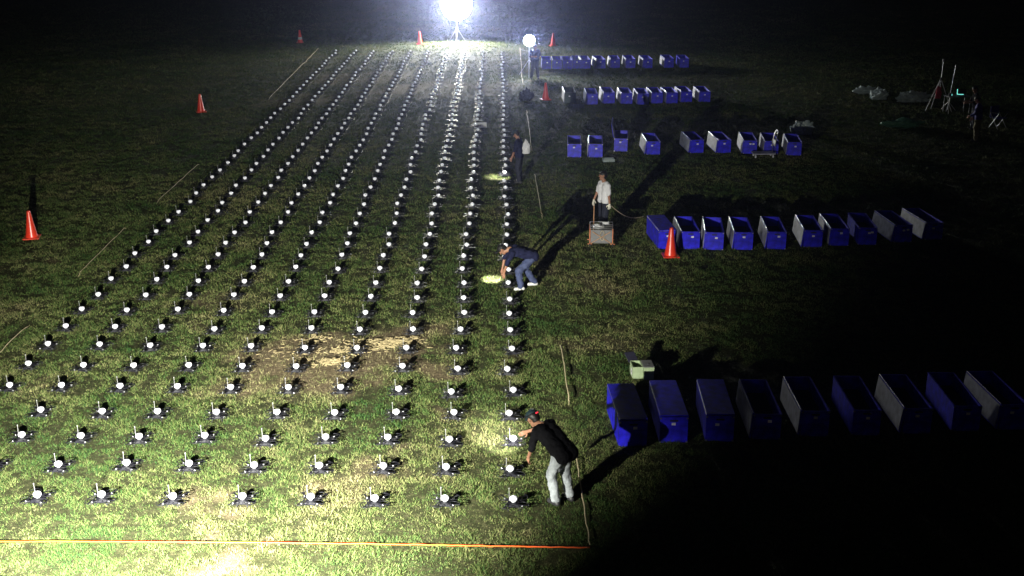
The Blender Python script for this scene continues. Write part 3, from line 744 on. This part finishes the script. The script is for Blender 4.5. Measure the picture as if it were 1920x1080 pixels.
# ------------------------------------------------------------------ platform trolley
g = ground(1413, 297); t = thing('platform_trolley', 'pale platform trolley with tall bent handle before the middle crates', 'trolley', (g.x, g.y, 0), R(2))
MB().box(0, .78, 0, .46, .13, .165, bev=.01).build('deck', M['lining'], t)
for x in (.08, .70):
    for y in (.06, .40): MB().tube((x-.018, y, .055), (x+.018, y, .055), .055, .055, 14).build('wheel', M['bagw'], t)
MB().path([(.76, .03, .16), (.74, .03, .5), (.80, .06, .84), (.84, .14, .94), (.84, .32, .94), (.80, .40, .84), (.74, .43, .5), (.76, .43, .16)], .016).build('handle', M['steel'], t)
MB().box(.745, .765, .05, .41, .40, .62).build('handle_plate', M['sticker'], t)

# ------------------------------------------------------------------ tripod, second pole, laptop table, chair
g = ground(1757, 208); t = thing('antenna_tripod', 'tall thin antenna tripod with a red bag hung inside', 'tripod', (g.x, g.y, 0))
MB().tube((0, 0, .8), (.03, 0, 2.1), .016).build('mast', M['steel'], t)
MB().box(-.01, .07, -.04, .04, 2.08, 2.2, bev=.01).build('sensor_head', M['panel'], t)
for x, y in ((-.55, -.1), (.50, -.35), (-.1, .5)): MB().tube((0, 0, 1.38), (x, y, 0), .02, .015).build('leg', M['steel'], t)
MB().lathe([(.03, 1.42), (.04, 1.38), (.04, 1.32), (.02, 1.28)], 12).build('collar', M['black'], t)
heap('red_bag', 0, 0, .12, .10, .42, M['wrap'], 'dark red bag hanging under the antenna tripod', 'bag', 0, 51, world=Vector((g.x-.02, g.y, .55)))
g = ground(1800, 214); t = thing('folding_table', 'dark folding table behind the antenna tripod', 'table', (g.x, g.y, 0), .1)
MB().box(-.55, .45, 0, .6, .70, .73, bev=.008).build('tabletop', M['panel'], t)
for x in (-.5, .4):
    for y in (.05, .55): MB().tube((x, y, 0), (x, y, .7), .014).build('leg', M['steel'], t)
k = thing('laptop', 'open laptop glowing teal on the folding table', 'laptop', (g.x+.02, g.y+.12, .732), -.25)
MB().box(-.18, .18, 0, .25, 0, .018, bev=.004).build('keyboard_base', M['black'], k)
MB().box(-.18, .18, -.008, .0, 0, .24).build('screen', M['black'], k, loc=(0, .25, .02), rot=(R(-15), 0, 0))
MB().box(-.17, -.145, -.012, -.009, .02, .23).build('screen_edge', M['teal'], k, loc=(0, .25, .02), rot=(R(-15), 0, 0))
MB().box(-.17, .10, -.014, -.011, .005, .03).build('taskbar', M['teal'], k, loc=(0, .25, .02), rot=(R(-15), 0, 0))
k = thing('radio_unit', 'small radio with teal light left of the laptop', 'radio', (g.x-.42, g.y+.15, .732)); MB().box(-.08, .08, 0, .12, 0, .12, bev=.01).build('housing', M['black'], k); MB().box(.03, .05, -.004, -.001, .02, .09).build('indicator', M['teal'], k)
g2 = ground(1790, 222); t = thing('antenna_pole', 'slim antenna pole rising behind the laptop table', 'pole', (g.x-.25, g.y+.8, 0)); MB().tube((0, 0, .05), (.12, 0, 1.95), .016, .01).build('mast', M['steel'], t)
for a in (0, 2.1, 4.2): MB().tube((0, 0, .4), (.35*math.cos(a), .35*math.sin(a), 0), .012).build('leg', M['steel'], t)
g = ground(1870, 240); t = thing('camp_chair', 'dark blue folding camp chair at the far right edge', 'chair', (g.x, g.y, 0), .5)
MB().box(-.24, .24, -.22, .22, .40, .42, bev=.008).build('seat', M['jacket'], t); MB().box(-.24, .24, .22, .24, .42, .85, bev=.008).build('backrest', M['jacket'], t)
for sx in (-1, 1):
    MB().tube((sx*.25, -.22, 0), (sx*.25, .24, .62), .011).build('leg', M['steel'], t); MB().tube((sx*.25, .22, 0), (sx*.25, -.2, .62), .011).build('leg', M['steel'], t)
    MB().box(sx*.25-.03, sx*.25+.03, -.24, .22, .61, .63).build('armrest', M['black'], t)
